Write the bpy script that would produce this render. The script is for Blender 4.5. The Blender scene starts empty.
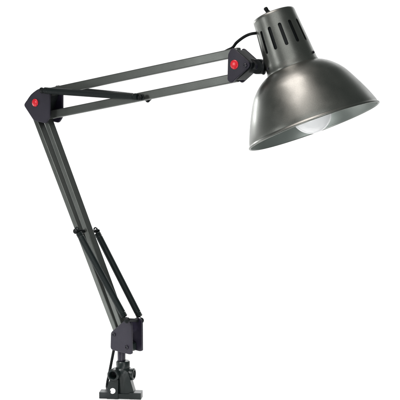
import bpy, bmesh, math
from mathutils import Vector, Matrix
R = math.radians
scene = bpy.context.scene
col = scene.collection

# ------------------------------------------------------------------ camera frame
F = 1200.0              # focal length in units of 1/400 picture width
D = 1.536               # camera distance to the foot of the lamp (m)
S = D / F               # metres per unit at the foot of the lamp
PITCH = R(6)
T = R(35)               # the arm swings 35 degrees towards the camera
RT = Vector((1, 0, 0)); FW = Vector((0, math.cos(PITCH), -math.sin(PITCH))); UP = Vector((0, math.sin(PITCH), math.cos(PITCH)))
CX, CY = 121.5, 396.5
CAM = -D * (FW + (CX - 200) / F * RT + (200 - CY) / F * UP)
N = Vector((math.sin(T), math.cos(T), 0))      # across the arm, away from the camera
U = Vector((math.cos(T), -math.sin(T), 0))
def ray(x, y): return FW + (x - 200) / F * RT + (200 - y) / F * UP
def P(x, y, v=0.0):
    d = ray(x, y)
    return CAM + d * ((v * S - N.dot(CAM)) / N.dot(d))
def depth(p): return (p - CAM).dot(FW)

# ------------------------------------------------------------------ materials
def mat(name, color, rough=.5, metal=0, spec=.5, coat=0, nscale=0, nbump=0, nrough=0, ncol=0):
    m = bpy.data.materials.new(name); m.use_nodes = True
    nt = m.node_tree; b = nt.nodes['Principled BSDF']
    b.inputs['Base Color'].default_value = (*color, 1)
    b.inputs['Roughness'].default_value = rough
    b.inputs['Metallic'].default_value = metal
    b.inputs['Specular IOR Level'].default_value = spec
    b.inputs['Coat Weight'].default_value = coat
    b.inputs['Coat Roughness'].default_value = .12
    if nscale:
        tc = nt.nodes.new('ShaderNodeTexCoord')
        n = nt.nodes.new('ShaderNodeTexNoise'); n.inputs['Scale'].default_value = nscale; n.inputs['Detail'].default_value = 5
        nt.links.new(tc.outputs['Object'], n.inputs['Vector'])
        if nbump:
            bp = nt.nodes.new('ShaderNodeBump'); bp.inputs['Strength'].default_value = nbump; bp.inputs['Distance'].default_value = .0003
            nt.links.new(n.outputs['Fac'], bp.inputs['Height']); nt.links.new(bp.outputs['Normal'], b.inputs['Normal'])
        if nrough:
            n2 = nt.nodes.new('ShaderNodeTexNoise'); n2.inputs['Scale'].default_value = nscale * .03; n2.inputs['Detail'].default_value = 6
            nt.links.new(tc.outputs['Object'], n2.inputs['Vector'])
            mr = nt.nodes.new('ShaderNodeMapRange')
            mr.inputs['From Min'].default_value = .3; mr.inputs['From Max'].default_value = .7
            mr.inputs['To Min'].default_value = rough - nrough; mr.inputs['To Max'].default_value = rough + nrough
            nt.links.new(n2.outputs['Fac'], mr.inputs['Value']); nt.links.new(mr.outputs['Result'], b.inputs['Roughness'])
        if ncol:
            mx = nt.nodes.new('ShaderNodeMix'); mx.data_type = 'RGBA'
            mx.inputs[6].default_value = (*[c * (1 - ncol) for c in color], 1)
            mx.inputs[7].default_value = (*[c * (1 + ncol) for c in color], 1)
            nt.links.new(n.outputs['Fac'], mx.inputs[0]); nt.links.new(mx.outputs[2], b.inputs['Base Color'])
    return m
M_SHADE = mat('gunmetal_paint', (.172, .178, .164), .37, 1, .5, .12, 1700, .12, .05, .4)
M_INNER = mat('shade_lining', (.24, .265, .25), .40, .65, .5, 0, 1500, .1, .04, .1)
M_BAR = mat('arm_paint', (.098, .105, .098), .33, .78, .5, .08, 1600, .2, .035, .3)
M_BLACK = mat('black_plastic', (.004, .0055, .006), .46, 0, .16, 0, 1800, .2, .06)
M_PLATE = mat('joint_plastic', (.0105, .0085, .018), .42, 0, .36, 0, 1100, .4, .08, .35)
M_SPRING = mat('spring_sleeve', (.004, .0075, .0075), .44, 0, .18, 0, 1800, .15, .05)
M_CAST = mat('bracket_casting', (.006, .0105, .0105), .36, .0, .4, 0, 900, .5, .08, .2)
M_RED = mat('red_plastic', (.56, .004, .015), .34, 0, .45, .35)
M_SCREW = mat('dark_screw', (.006, .006, .012), .35, .3, .5)
M_BULB = mat('frosted_glass', (.84, .845, .855), .4, 0, .4, .5)
M_BRASS = mat('screw_base', (.35, .34, .31), .35, 1)
M_SWEEP = mat('white_paper', (.86, .86, .86), .9, 0, .1)

# ------------------------------------------------------------------ mesh builder
class MB:
    def __init__(s): s.bm = bmesh.new()
    def poly_prism(s, front, off, mi=0):
        n = len(front)
        a = [s.bm.verts.new(p) for p in front]; b = [s.bm.verts.new(p + off) for p in front]
        fs = [s.bm.faces.new(a), s.bm.faces.new(b[::-1])]
        for i in range(n): fs.append(s.bm.faces.new((a[i], b[i], b[(i+1) % n], a[(i+1) % n])))
        for f in fs: f.material_index = mi
        return s
    def box(s, lo, hi, mat4=None, mi=0):
        x0, y0, z0 = lo; x1, y1, z1 = hi
        pts = [Vector(p) for p in ((x0,y0,z0),(x1,y0,z0),(x1,y1,z0),(x0,y1,z0))]
        n0 = len(s.bm.verts)
        s.poly_prism(pts, Vector((0,0,z1-z0)), mi)
        if mat4: bmesh.ops.transform(s.bm, matrix=mat4, verts=list(s.bm.verts)[n0:])
        return s
    def lathe(s, prof, frame=Matrix.Identity(4), seg=64, cap0=False, cap1=False, mis=None, closed=False):
        """prof: list of (radius, height) along frame Z"""
        rings = []
        for r, h in prof:
            if r < 1e-9: rings.append([s.bm.verts.new(frame @ Vector((0, 0, h)))])
            else: rings.append([s.bm.verts.new(frame @ Vector((r*math.cos(2*math.pi*k/seg), r*math.sin(2*math.pi*k/seg), h))) for k in range(seg)])
        m = len(prof)
        for i in range(m if closed else m-1):
            A, B = rings[i], rings[(i+1) % m]
            mi = mis[i] if mis else 0
            for k in range(seg):
                k2 = (k+1) % seg
                if len(A) == 1 and len(B) == 1: continue
                if len(A) == 1: f = s.bm.faces.new((A[0], B[k2], B[k]))
                elif len(B) == 1: f = s.bm.faces.new((A[k], A[k2], B[0]))
                else: f = s.bm.faces.new((A[k], A[k2], B[k2], B[k]))
                f.material_index = mi
        if cap0 and len(rings[0]) > 1: s.bm.faces.new(rings[0][::-1])
        if cap1 and len(rings[-1]) > 1: s.bm.faces.new(rings[-1])
        return s
    def cyl(s, a, b, r, seg=32, bev=None, r2=None):
        r2 = r if r2 is None else r2
        L = (b-a).length; bev = min(r, r2)*.25 if bev is None else bev
        prof = [(0,0),(r-bev,0),(r-bev*.3,bev*.3),(r,bev),(r2,L-bev),(r2-bev*.3,L-bev*.3),(r2-bev,L),(0,L)]
        return s.lathe(prof, frame_z(a, b-a), seg)
    def tube(s, pts, r, seg=12, sub=8):
        pts = smooth(pts, sub); n = len(pts); rings = []
        up = None
        for i, p in enumerate(pts):
            t = (pts[min(i+1, n-1)] - pts[max(i-1, 0)]).normalized()
            if up is None: up = t.orthogonal().normalized()
            up = (up - t * up.dot(t)).normalized(); w = t.cross(up)
            rings.append([s.bm.verts.new(p + (up*math.cos(2*math.pi*k/seg) + w*math.sin(2*math.pi*k/seg))*r) for k in range(seg)])
        for i in range(n-1):
            for k in range(seg): s.bm.faces.new((rings[i][k], rings[i][(k+1) % seg], rings[i+1][(k+1) % seg], rings[i+1][k]))
        s.bm.faces.new(rings[0][::-1]); s.bm.faces.new(rings[-1])
        return s
    def build(s, name, mats, parent=None, bevel=0, sharp=35, cut=None, bseg=3):
        bmesh.ops.recalc_face_normals(s.bm, faces=s.bm.faces)
        me = bpy.data.meshes.new(name); s.bm.to_mesh(me); s.bm.free()
        for m in (mats if isinstance(mats, (list, tuple)) else [mats]): me.materials.append(m)
        o = bpy.data.objects.new(name, me); col.objects.link(o)
        if cut is not None:
            cme = bpy.data.meshes.new('cut'); bmesh.ops.recalc_face_normals(cut.bm, faces=cut.bm.faces); cut.bm.to_mesh(cme); cut.bm.free()
            co = bpy.data.objects.new('cut', cme); col.objects.link(co)
            md = o.modifiers.new('b', 'BOOLEAN'); md.object = co; md.operation = 'DIFFERENCE'; md.solver = 'EXACT'; md.use_self = True
            dg = bpy.context.evaluated_depsgraph_get()
            me2 = bpy.data.meshes.new_from_object(o.evaluated_get(dg))
            o.modifiers.clear(); o.data = me2; bpy.data.meshes.remove(me); me2.name = name
            bpy.data.objects.remove(co); bpy.data.meshes.remove(cme); me = me2
        for p in me.polygons: p.use_smooth = True
        me.set_sharp_from_angle(angle=R(sharp))
        if bevel:
            b = o.modifiers.new('bevel', 'BEVEL'); b.width = bevel; b.segments = bseg; b.limit_method = 'ANGLE'; b.angle_limit = R(40)
            b.harden_normals = True
        if parent is not None: o.parent = parent
        return o
def frame_z(o, z, x=None):
    z = z.normalized(); x = (x or z.orthogonal()); x = (x - z*x.dot(z)).normalized(); y = z.cross(x)
    m = Matrix.Identity(4)
    for i in range(3): m[i][0] = x[i]; m[i][1] = y[i]; m[i][2] = z[i]; m[i][3] = o[i]
    return m
def smooth(pts, sub):
    if len(pts) < 3: return pts
    out = []; q = [2*pts[0]-pts[1]] + pts + [2*pts[-1]-pts[-2]]
    for i in range(1, len(q)-2):
        for k in range(sub):
            t = k/sub; a, b, c, d = q[i-1:i+3]
            out.append(.5*((2*b) + (c-a)*t + (2*a-5*b+4*c-d)*t*t + (3*b-a-3*c+d)*t**3))
    return out + [pts[-1]]
def arc_pts(poly, rad, n=5):
    """round the corners of a 2-D polygon"""
    out = []; m = len(poly)
    for i in range(m):
        a, b, c = Vector(poly[i-1]), Vector(poly[i]), Vector(poly[(i+1) % m])
        r = rad[i] if isinstance(rad, (list, tuple)) else rad
        d1 = (a-b); d2 = (c-b); r1 = min(r, d1.length*.45, d2.length*.45)
        p0 = b + d1.normalized()*r1; p1 = b + d2.normalized()*r1
        for k in range(n+1):
            t = k/n; out.append((1-t)**2*p0 + 2*t*(1-t)*b + t*t*p1)
    return out
def plate(mb, poly, v0, v1, rad=2, ref=None):
    vr = -abs(ref) if ref is not None else v0     # outline read on the near face, then moved across the arm
    mb.poly_prism([P(p[0], p[1], vr) + N*((v0-vr)*S) for p in arc_pts(poly, rad)], N*((v1-v0)*S))
def bar(mb, a, b, v0, v1, h, wall=.7):
    A = P(a[0], a[1], v0); B = P(b[0], b[1], v0); d = (B-A).normalized(); w = N.cross(d).normalized()*(h*S/2)
    mb.poly_prism([A-w, B-w, B+w, A+w], N*((v1-v0)*S))

# ------------------------------------------------------------------ lamp
lamp = bpy.data.objects.new('desk_lamp', None); col.objects.link(lamp)
lamp['label'] = 'gunmetal swing-arm desk lamp with dome shade, black springs and two red joint buttons'
lamp['category'] = 'desk lamp'

# --- mounting bracket (stands straight to the camera, the post turns in it)
BR = Matrix.Rotation(R(-6), 4, 'Z')
def B(x, y, z): return BR @ Vector((x*S, y*S, z*S))
mb = MB()
def bbox(x0, x1, y0, y1, z0, z1): mb.box((x0*S, y0*S, z0*S), (x1*S, y1*S, z1*S), BR)
bbox(-21, -12, -9, 3, 0, 6.2)          # left foot
bbox(9.5, 21, -9, 3, 0, 6.4)           # right foot
bbox(-4.2, 10, -8.6, 8.6, 0, 5)         # middle of the foot
mb.poly_prism([B(-13,-10,0), B(-2,-10,0), B(-1.5,-10,19.4), B(-9.9,-10,19.4), B(-12.2,-10,13)], B(0,3.4,0)-B(0,0,0))      # web with the screw hole
# tapering socket body
mb.lathe([(0,0.4),(7.4,.4),(7.2,8),(8.2,18),(8.6,25),(8.2,28.5),(6.9,30),(6.9,35.6),(6.2,36.6),(0,36.6)],
         BR @ Matrix.Translation((1.8*S,0,0)) @ Matrix.Scale(S, 4), 40)
# gussets
for (sx, xa, xb) in ((1, 7.5, 14.2),):
    for y in (-7.6,):
        mb.poly_prism([B(4,y,2), B(xb,y,5), B(xa+.5,y,27), B(4,y,29)], B(0,11.5,0)-B(0,0,0))
# screw boss on the front left: open ring
def ring(c, d, ro, ri, L, deep):
    fr = frame_z(c, d)
    mb.lathe([(0,L-deep),(ri,L-deep),(ri,L-.6*S),(ri+.5*S,L),(ro-.8*S,L),(ro,L-.8*S),(ro,0),(0,0)], fr, 40)
ring(B(-4.6,-3,24.4), B(-.22,-1,0)-B(0,0,0), 6.1*S, 3.7*S, 9.5*S, 8*S)
ring(B(5.5,0,23.5), B(1,-.18,0)-B(0,0,0), 6.0*S, 3.6*S, 8.0*S, 5*S)
# web hole
hc = MB(); hdir = ray(112.6, 391); q = CAM + hdir*((-8*S-CAM.y)/hdir.y)
hc.cyl(q - hdir*.012, q + hdir*.012, 2.75*S, 32, 0)
bracket = mb.build('mounting_bracket', M_CAST, lamp, bevel=.55*S, cut=hc, sharp=40)
mb = MB(); c = B(-4.6,-3,24.4); d = (B(-.22,-1,0)-B(0,0,0)).normalized()
mb.cyl(c + d*.5*S, c + d*2.6*S, 2.2*S, 24)
mb.build('set_screw', M_SCREW, bracket)
mb = MB(); c = B(5.5,0,23.5); d = (B(1,-.18,0)-B(0,0,0)).normalized()
mb.cyl(c + d*3.2*S, c + d*6.4*S, 2.4*S, 24)
mb.build('set_screw', M_SCREW, bracket)

# --- post and base joint
mb = MB(); mb.cyl(Vector((.3*S,0,30*S)), Vector((.3*S,0,52*S)), 4.0*S, 32)
mb.build('swivel_post', M_PLATE, lamp)
mb = MB()
poly = [(110.6,332.5),(124.2,320.6),(128.5,320.2),(131.3,324),(131.6,354.2),(129,354.6),(110.2,349.6)]
plate(mb, poly, -9.5, -7.0, [2,2.5,2.5,2,2.5,1,3])
plate(mb, poly, 7.0, 9.5, [2,2.5,2.5,2,2.5,1,3], 9.5)
base_joint = mb.build('base_joint', M_PLATE, lamp, bevel=.7*S)
mb = MB()     # floor block between the plates
plate(mb, [(112,341),(119,341),(128,345),(128,353),(112,348.6)], -6.9, 6.9, 1, 6.9)
mb.build('swivel_block', M_CAST, base_joint, bevel=.6*S)
def screw(parent, x, y, v, r, mt=M_SCREW, name='screw', proud=1.2):
    mb = MB(); c = P(x, y, v); k = depth(c)/D*S
    fr = frame_z(c + N*1.0*S, -N)
    L = (1.0+proud)*S
    mb.lathe([(0,0),(r*k,0),(r*k,L-.5*k),(r*k*.75,L),(r*k*.5,L),(r*k*.42,L-.6*k),(0,L-.6*k)], fr, 24)
    return mb.build(name, mt, parent)
screw(base_joint, 114, 334.5, -9.5, 1.9)
screw(base_joint, 126.8, 347.2, -9.5, 2.0)

# --- arm bars (square tubes)
for a, b in (((34.1,117),(116.0,333)), ((44.1,117),(122.6,333))):
    mb = MB(); bar(mb, a, b, -4.4, 4.4, 5.8); mb.build('lower_arm_bar', M_BAR, lamp, bevel=.9*S, bseg=3)
for a, b in (((45,92.8),(238,51.9)), ((45,115.8),(236,77.4))):
    mb = MB(); bar(mb, a, b, -2.9, 2.9, 8.3); mb.build('upper_arm_bar', M_BAR, lamp, bevel=.9*S, bseg=3)

# --- elbow joint
mb = MB()
poly = [(23.2,105),(30.5,94),(38.5,88.2),(47.5,87.3),(49.4,92),(49.4,117.5),(45.5,123.6),(33.6,121)]
plate(mb, poly, -11, -8.4, [2.5,4,4,2.5,2.5,3,2,2.5])
plate(mb, poly, 8.4, 11, [2.5,4,4,2.5,2.5,3,2,2.5], 11)
elbow = mb.build('elbow_joint', M_PLATE, lamp, bevel=1.1*S)
mb = MB(); plate(mb, [(32,103),(36,92),(41,88.8),(47.5,88.0),(48.4,94),(42,113),(36,116)], -8.3, 8.3, 2, 8.3)
mb.build('hinge_core', M_BLACK, elbow, bevel=.6*S)
def button(parent, x, y, v, r, outward):
    mb = MB(); c = P(x, y, v); k = depth(c)/D*S
    fr = frame_z(c - outward*.8*S, outward)
    pr = [(0,0),(r*k,0),(r*k,1.3*k)] + [(r*k*math.cos(R(a)), 1.3*k + 1.1*k*math.sin(R(a))) for a in (15,30,45,60,75)] + [(0,2.4*k)]
    mb.lathe(pr, fr, 36); return mb.build('red_button', M_RED, parent)
button(elbow, 35.2, 102.8, -11, 3.9, -N)
screw(elbow, 47.0, 103.8, 11.6, 1.2, M_SCREW, proud=2)

# --- head joint
mb = MB()
poly = [(227.8,53.5),(232,47),(251.6,64.6),(231,83.5),(227,80.5)]
plate(mb, poly, -10, -7.8, [3,3.2,6,3,3])
plate(mb, poly, 7.8, 10, [3,3.2,6,3,3], 10)
head_joint = mb.build('head_joint', M_PLATE, lamp, bevel=.8*S)
mb = MB(); plate(mb, [(232,50.5),(236,49.5),(252,63.5),(251,68),(236,80.5),(232,79)], -7.7, 7.7, 2, 7.7)
mb.build('hinge_core', M_BLACK, head_joint, bevel=.8*S)
button(head_joint, 234.4, 64.6, -10, 4.7, -N)
screw(head_joint, 245.2, 65.4, -10, 2.2)

# --- springs with their pins
def spring(a, b, va, vb, r, hookL=7):
    A = P(*a, va); Bp = P(*b, vb); d = (Bp-A).normalized()
    mb = MB(); a1 = A + d*4.0*S; b1 = Bp - d*4.0*S
    L = (b1-a1).length/S; prof = [(0,0),(r*.7,0)]
    # sleeve with faint rings at both ends
    for h in (0.2,1.6,3.0): prof += [(r*.9,h),(r,h+.35),(r,h+.95),(r*.9,h+1.3)]
    nr = int((L-10)/1.35); st = (L-10)/nr     # close wound coils
    for q_ in range(nr):
        h = 5+q_*st; prof += [(r*.975,h),(r*.994,h+st*.25),(r*1.0,h+st*.5),(r*.994,h+st*.75)]
    prof += [(r*.955,L-5)]
    for h in (L-4.4,L-3.0,L-1.6): prof += [(r*.9,h),(r,h+.35),(r,h+.95),(r*.9,h+1.3)]
    prof += [(r*.7,L),(0,L)]
    mb.lathe(prof, frame_z(a1, d) @ Matrix.Scale(S, 4), 28)
    o = mb.build('spring', M_SPRING, lamp)
    for (e, s1) in ((A, 1), (Bp, -1)):
        mb = MB(); w = d.cross(N).normalized(); pts = [e + d*s1*6*S, e + d*s1*3.5*S]
        for k in range(9):
            th = R(k*40); pts.append(e + (d*s1*math.cos(th)*2.2 + w*math.sin(th)*2.2)*S)
        mb.tube(pts, .75*S, 10, 3); mb.build('hook', M_SPRING, o)
    return o
def pin(p0, p1, r, rk, kl=3.5):
    A = P(*p0); Bp = P(*p1); d = (Bp-A).normalized()
    mb = MB(); mb.cyl(A, Bp, r*S, 20)
    for e, s1 in ((A, -1), (Bp, 1)):
        mb.cyl(e - d*s1*.6*S, e + d*s1*kl*S, rk*S, 24, bev=rk*S*.5)
    return mb.build('spring_pin', M_BLACK, lamp)
spring((77.0,229.5), (126.5,320.5), -15.5, -13.5, 3.3)
spring((95.6,229.8), (141.5,320.3), 15.5, 13.0, 3.3)
pin((76.2,231.2,-17), (96.8,231.2,17), 1.7, 2.8, 2.5)
pin((127.3,319.9,-14.5), (140.0,320.5,13), 1.9, 3.0, 2.2)
spring((41.5,90.3), (141.5,97.2), -13.5, -8, 3.3)
spring((57.0,88.4), (149.5,97.8), 13.5, 7.5, 3.2)
pin((42.5,90.4,-14), (58.6,88.2,13.5), 1.8, 2.9, 1.5)
pin((140.0,97.4,-9), (147.6,99.9,7.5), 1.6, 2.5, 1.5)

# ------------------------------------------------------------------ lamp head
HC = (313.9, 126.0)
dneck = depth(P(266, 70, 0))
dr = ray(*HC); C0 = CAM + dr*dneck; K = dneck/F       # metres per unit at the head
w = dr.normalized(); r_ = (RT - w*RT.dot(w)).normalized(); u_ = r_.cross(w)
tilt = math.atan2(47.5, 129.0); op = R(5.6)
a0 = r_*math.sin(tilt) - u_*math.cos(tilt)
a = a0*math.cos(op) - w*math.sin(op)
X = r_*math.cos(tilt) + u_*math.sin(tilt)
Hf = frame_z(C0, -a, X) @ Matrix.Scale(K, 4)          # +Z towards the cap, X right, Y away
def H(x, y, z): return Hf @ Vector((x, y, z))

def spline(ctrl, n=6):
    return [(p.x, p.y) for p in smooth([Vector((r, h, 0)) for r, h in ctrl], n)]
outer = spline([(69.0,0.6),(66.9,7.6),(60.8,22),(51.4,40.3),(45.6,48.4),(39.2,54.6),(32.5,59.2),(26.0,62.0),(21,63)], 6)
outer[0] = (69.0, .9)
inner = [(max(r-1.0, 5), h-1.0) for r, h in outer]; inner[0] = (68.1, .9)
lip = [(69.1+1.0*math.cos(R(t)), 1.0*math.sin(R(t))) for t in range(-150, 75, 25)]
outer = [(r*.985, h) for r, h in outer]; inner = [(r*.985, h) for r, h in inner]; lip = [(r-1.05, h) for r, h in lip]
prof = inner[::-1] + lip + outer[1:]
mis = [1]*(len(inner)) + [0]*(len(prof)-len(inner)-1) + [0]
mb = MB(); mb.lathe(prof, Hf, 160, closed=True, mis=mis)
shade = mb.build('lamp_shade', [M_SHADE, M_INNER], lamp, sharp=50)

# cap with its ring of vent slots
cap_out = [(26.9,61.3),(26.9,63.2),(26.5,64.0),(25.0,82),(23.4,100),(22.3,112),(22.0,117.2),(21.7,118.8),(21.0,119.8),(19.8,120.4),(10,121.4),(0,121.8)]
cap_in = [(0,120.4),(10,120.0),(18,119.0),(20,117.6),(20.8,115),(22.3,100),(24.0,82),(25.4,64),(25.9,61.3)]
cp = spline(cap_out[2:7], 3)
cap_p = cap_out[:2] + cp + cap_out[7:] + cap_in
nco = 2 + len(cp) + len(cap_out) - 7
mb = MB(); mb.lathe(cap_p, Hf, 128, mis=[0]*(nco-1) + [1]*(len(cap_p)-nco) )  # inside faces coloured black, painting in the shade behind the slots
b = mb.bm   # close the bottom edge
bv = [e for e in b.edges if e.is_boundary]
bmesh.ops.bridge_loops(b, edges=bv)
cut = MB()
for k in range(13):
    th = R(6.0 + 360/13*k)
    dr_ = Vector((math.sin(th), -math.cos(th), 0)); tg = Vector((math.cos(th), math.sin(th), 0))
    pts = []
    for (cz, s1) in ((83.6, -1), (104.2, 1)):
        for q_ in range(9):
            an = R(180*q_/8); pts.append((math.cos(an)*1.75*(1 if s1 > 0 else -1), cz + s1*math.sin(an)*1.75))
    fr = [Hf @ (dr_*18 + tg*x + Vector((0,0,z))) for x, z in pts]
    cut.poly_prism(fr, (Hf.to_3x3() @ dr_)*12)
cap = mb.build('shade_cap', [M_SHADE, M_BLACK], lamp, cut=cut, sharp=38)
for th in (68, -62, -172):
    mb = MB(); t_ = R(th); dr_ = Vector((math.sin(t_), -math.cos(t_), 0))
    c = H(*(dr_*25.6 + Vector((0,0,68.5))))
    mb.lathe([(0,0),(1.3,0),(1.3,1.3),(.9,1.8),(0,1.9)], frame_z(c, Hf.to_3x3() @ dr_) @ Matrix.Scale(K, 4), 20)
    mb.build('rivet', M_SCREW, cap)
# switch on the cap top
mb = MB(); sx = -4.2
fr = frame_z(H(sx,-2,119.5), -a, X) @ Matrix.Scale(K, 4)
mb.lathe([(0,0),(4.0,0),(4.0,1.9),(3.4,3.0),(2.6,3.4),(2.3,5.2),(0,5.2)], fr, 28)
sw = mb.build('switch', M_BLACK, cap)
sd = (Hf.to_3x3() @ Vector((-.22,0,1)))
mb = MB(); mb.lathe([(0,0),(1.5,0),(1.9,1.5),(2.2,4.6),(1.9,5.6),(1.0,6.1),(0,6.2)], frame_z(H(sx,-2,123.4), sd) @ Matrix.Scale(K, 4), 24)
mb.build('toggle', M_BLACK, sw)

# bulb and black socket liner
bc, br = 13.4, 20.8
prof = [(0, bc-br)] + [(br*math.sin(R(t)), bc - br*math.cos(R(t))) for t in range(6, 127, 6)]
prof += [(15.0,31.5),(12.6,36.5),(11.2,41),(10.6,44),(0,44)]
Bf = Hf @ Matrix.Translation((1.6, 0, 0))     # the bulb sits a little off centre
mb = MB(); mb.lathe(prof, Bf, 64)
bulb = mb.build('light_bulb', M_BULB, lamp, sharp=60)
mb = MB(); pr = [(0,43)]
for k in range(6): pr += [(9.4, 43.5+k*2), (10.2, 44.5+k*2)]
pr += [(9.4,56),(0,56)]
mb.lathe(pr, Bf, 40); mb.build('screw_base', M_BRASS, bulb)
mb = MB(); mb.lathe([(0,52),(22,66),(24.2,68),(23.2,84),(21.5,105),(19,114),(13,115),(0,115)], Hf, 48)  # black liner around the socket, added to block light through the vent slots
mb.build('socket_liner', M_BLACK, lamp)

# neck between head joint and cap
mb = MB()
A = P(247, 65.5, 0); Bn = H(-25.2, 0, 72.5)
mid = A.lerp(Bn, .62)
mb.cyl(A, mid + (Bn-A)*.08, 7.0*S, 32, r2=6.0*S)
mb.cyl(mid - N*5*S, mid + N*5*S, 6.8*S, 32)
mb.cyl(mid, Bn, 5.8*S, 32, r2=7*S)
neck = mb.build('shade_neck', M_BLACK, lamp)
mb = MB(); c = mid - N*4.6*S
mb.cyl(c, c - N*1.6*S, 2.6*S, 24); mb.build('screw', M_SCREW, neck)

# cords
mb = MB(); e = H(-21.8, -1, 108)
mb.tube([P(216,56.5,1), P(222.5,52.9,1), P(227.5,50.2,1), P(232.6,47.6,1), P(236.6,42.6,0), P(243.6,37.2,0), P(250,34.2,0), e, H(-17,-1,106)], 1.35*S, 12, 8)
mb.build('power_cord', M_BLACK, lamp)
mb = MB()
mb.tube([P(115,345,4), P(113.6,351,4.5), P(110.3,368,5), P(107.0,386,4), Vector((-12.6*S,5*S,4.0*S)), Vector((-13.2*S,10.5*S,1.6*S)), Vector((-10*S,22*S,1.5*S)),
         Vector((2*S,34*S,1.5*S)), Vector((14*S,60*S,1.5*S))][:6], 1.5*S, 12, 8)
mb.build('power_cord', M_BLACK, lamp)

# ------------------------------------------------------------------ white backdrop and the table edge
mb = MB(); mb.box((-3.2, 1.9, -1.3), (3.4, 1.93, 2.3))
backdrop = mb.build('backdrop', M_SWEEP, None); backdrop['kind'] = 'structure'
mb = MB(); mb.box((-.4, -.13, -.025), (.7, .2, -.0003))
table = mb.build('tabletop', M_SWEEP, None, bevel=.002); table['kind'] = 'structure'

# ------------------------------------------------------------------ lights
def area(name, loc, target, sx, sy, power, colr=(1,1,1), spread=180):
    l = bpy.data.lights.new(name, 'AREA'); l.shape = 'RECTANGLE'; l.size = sx; l.size_y = sy; l.energy = power; l.color = colr
    l.spread = R(spread)
    o = bpy.data.objects.new(name, l); col.objects.link(o); o.location = loc
    o.rotation_euler = (Vector(target) - Vector(loc)).to_track_quat('-Z', 'Y').to_euler()
    return o
area('backdrop_light', (0, 1.2, 1.75), (0, 1.9, .7), 4.8, .25, 41, spread=130)
area('backdrop_light', (0, 1.2, -.95), (0, 1.9, .0), 4.8, .25, 30, spread=130)
def spot(name, loc, target, size, power, rad=.05):
    l = bpy.data.lights.new(name, 'SPOT'); l.spot_size = R(size); l.spot_blend = .2; l.energy = power; l.shadow_soft_size = rad
    o = bpy.data.objects.new(name, l); col.objects.link(o); o.location = loc
    o.rotation_euler = (Vector(target) - Vector(loc)).to_track_quat('-Z', 'Y').to_euler()
spot('table_light', (.1, .75, .8), (.06, .06, 0), 42, 70)
spot('table_light', (-.7, -.6, .75), (.05, .0, 0), 30, 30)
area('key_light', (-.24, -.3, 1.3), (.2, -.15, .4), .62, .52, 8.8, (1, .90, .88))
area('side_light', (-.95, .28, .10), (.18, -.13, .43), .22, .4, 2.1)
area('front_high_light', (.0, -1.1, 1.0), (.2, -.15, .44), .9, .6, 3.0)
area('rim_light', (-.50, .80, .50), (.16, -.15, .37), .05, .10, 1.4)
area('arm_light', (-1.1, -.33, -.12), (-.02, 0, .1), .3, .25, 1.3)
area('arm_light', (-.95, -.58, .52), (.05, -.05, .45), .3, .25, 1.8)
area('low_light', (.05, -1.1, -.35), (.2, -.15, .37), .3, .3, 6.5)
area('front_light', (.55, -1.5, .30), (.0, -.05, .3), .16, .5, 5.5)
w_ = bpy.data.worlds.new('World'); scene.world = w_; w_.use_nodes = True
w_.node_tree.nodes['Background'].inputs[0].default_value = (.9, 1, .97, 1)
w_.node_tree.nodes['Background'].inputs[1].default_value = .16

# ------------------------------------------------------------------ camera
cd = bpy.data.cameras.new('camera'); cam = bpy.data.objects.new('camera', cd); col.objects.link(cam)
cd.sensor_width = 36; cd.lens = 36*F/400; cd.clip_end = 50; cd.clip_start = .01
cam.location = CAM; cam.rotation_euler = (math.pi/2 - PITCH, 0, 0)
scene.camera = cam
scene.view_settings.view_transform = 'Standard'; scene.view_settings.look = 'None'
scene.view_settings.exposure = 0; scene.view_settings.gamma = 1
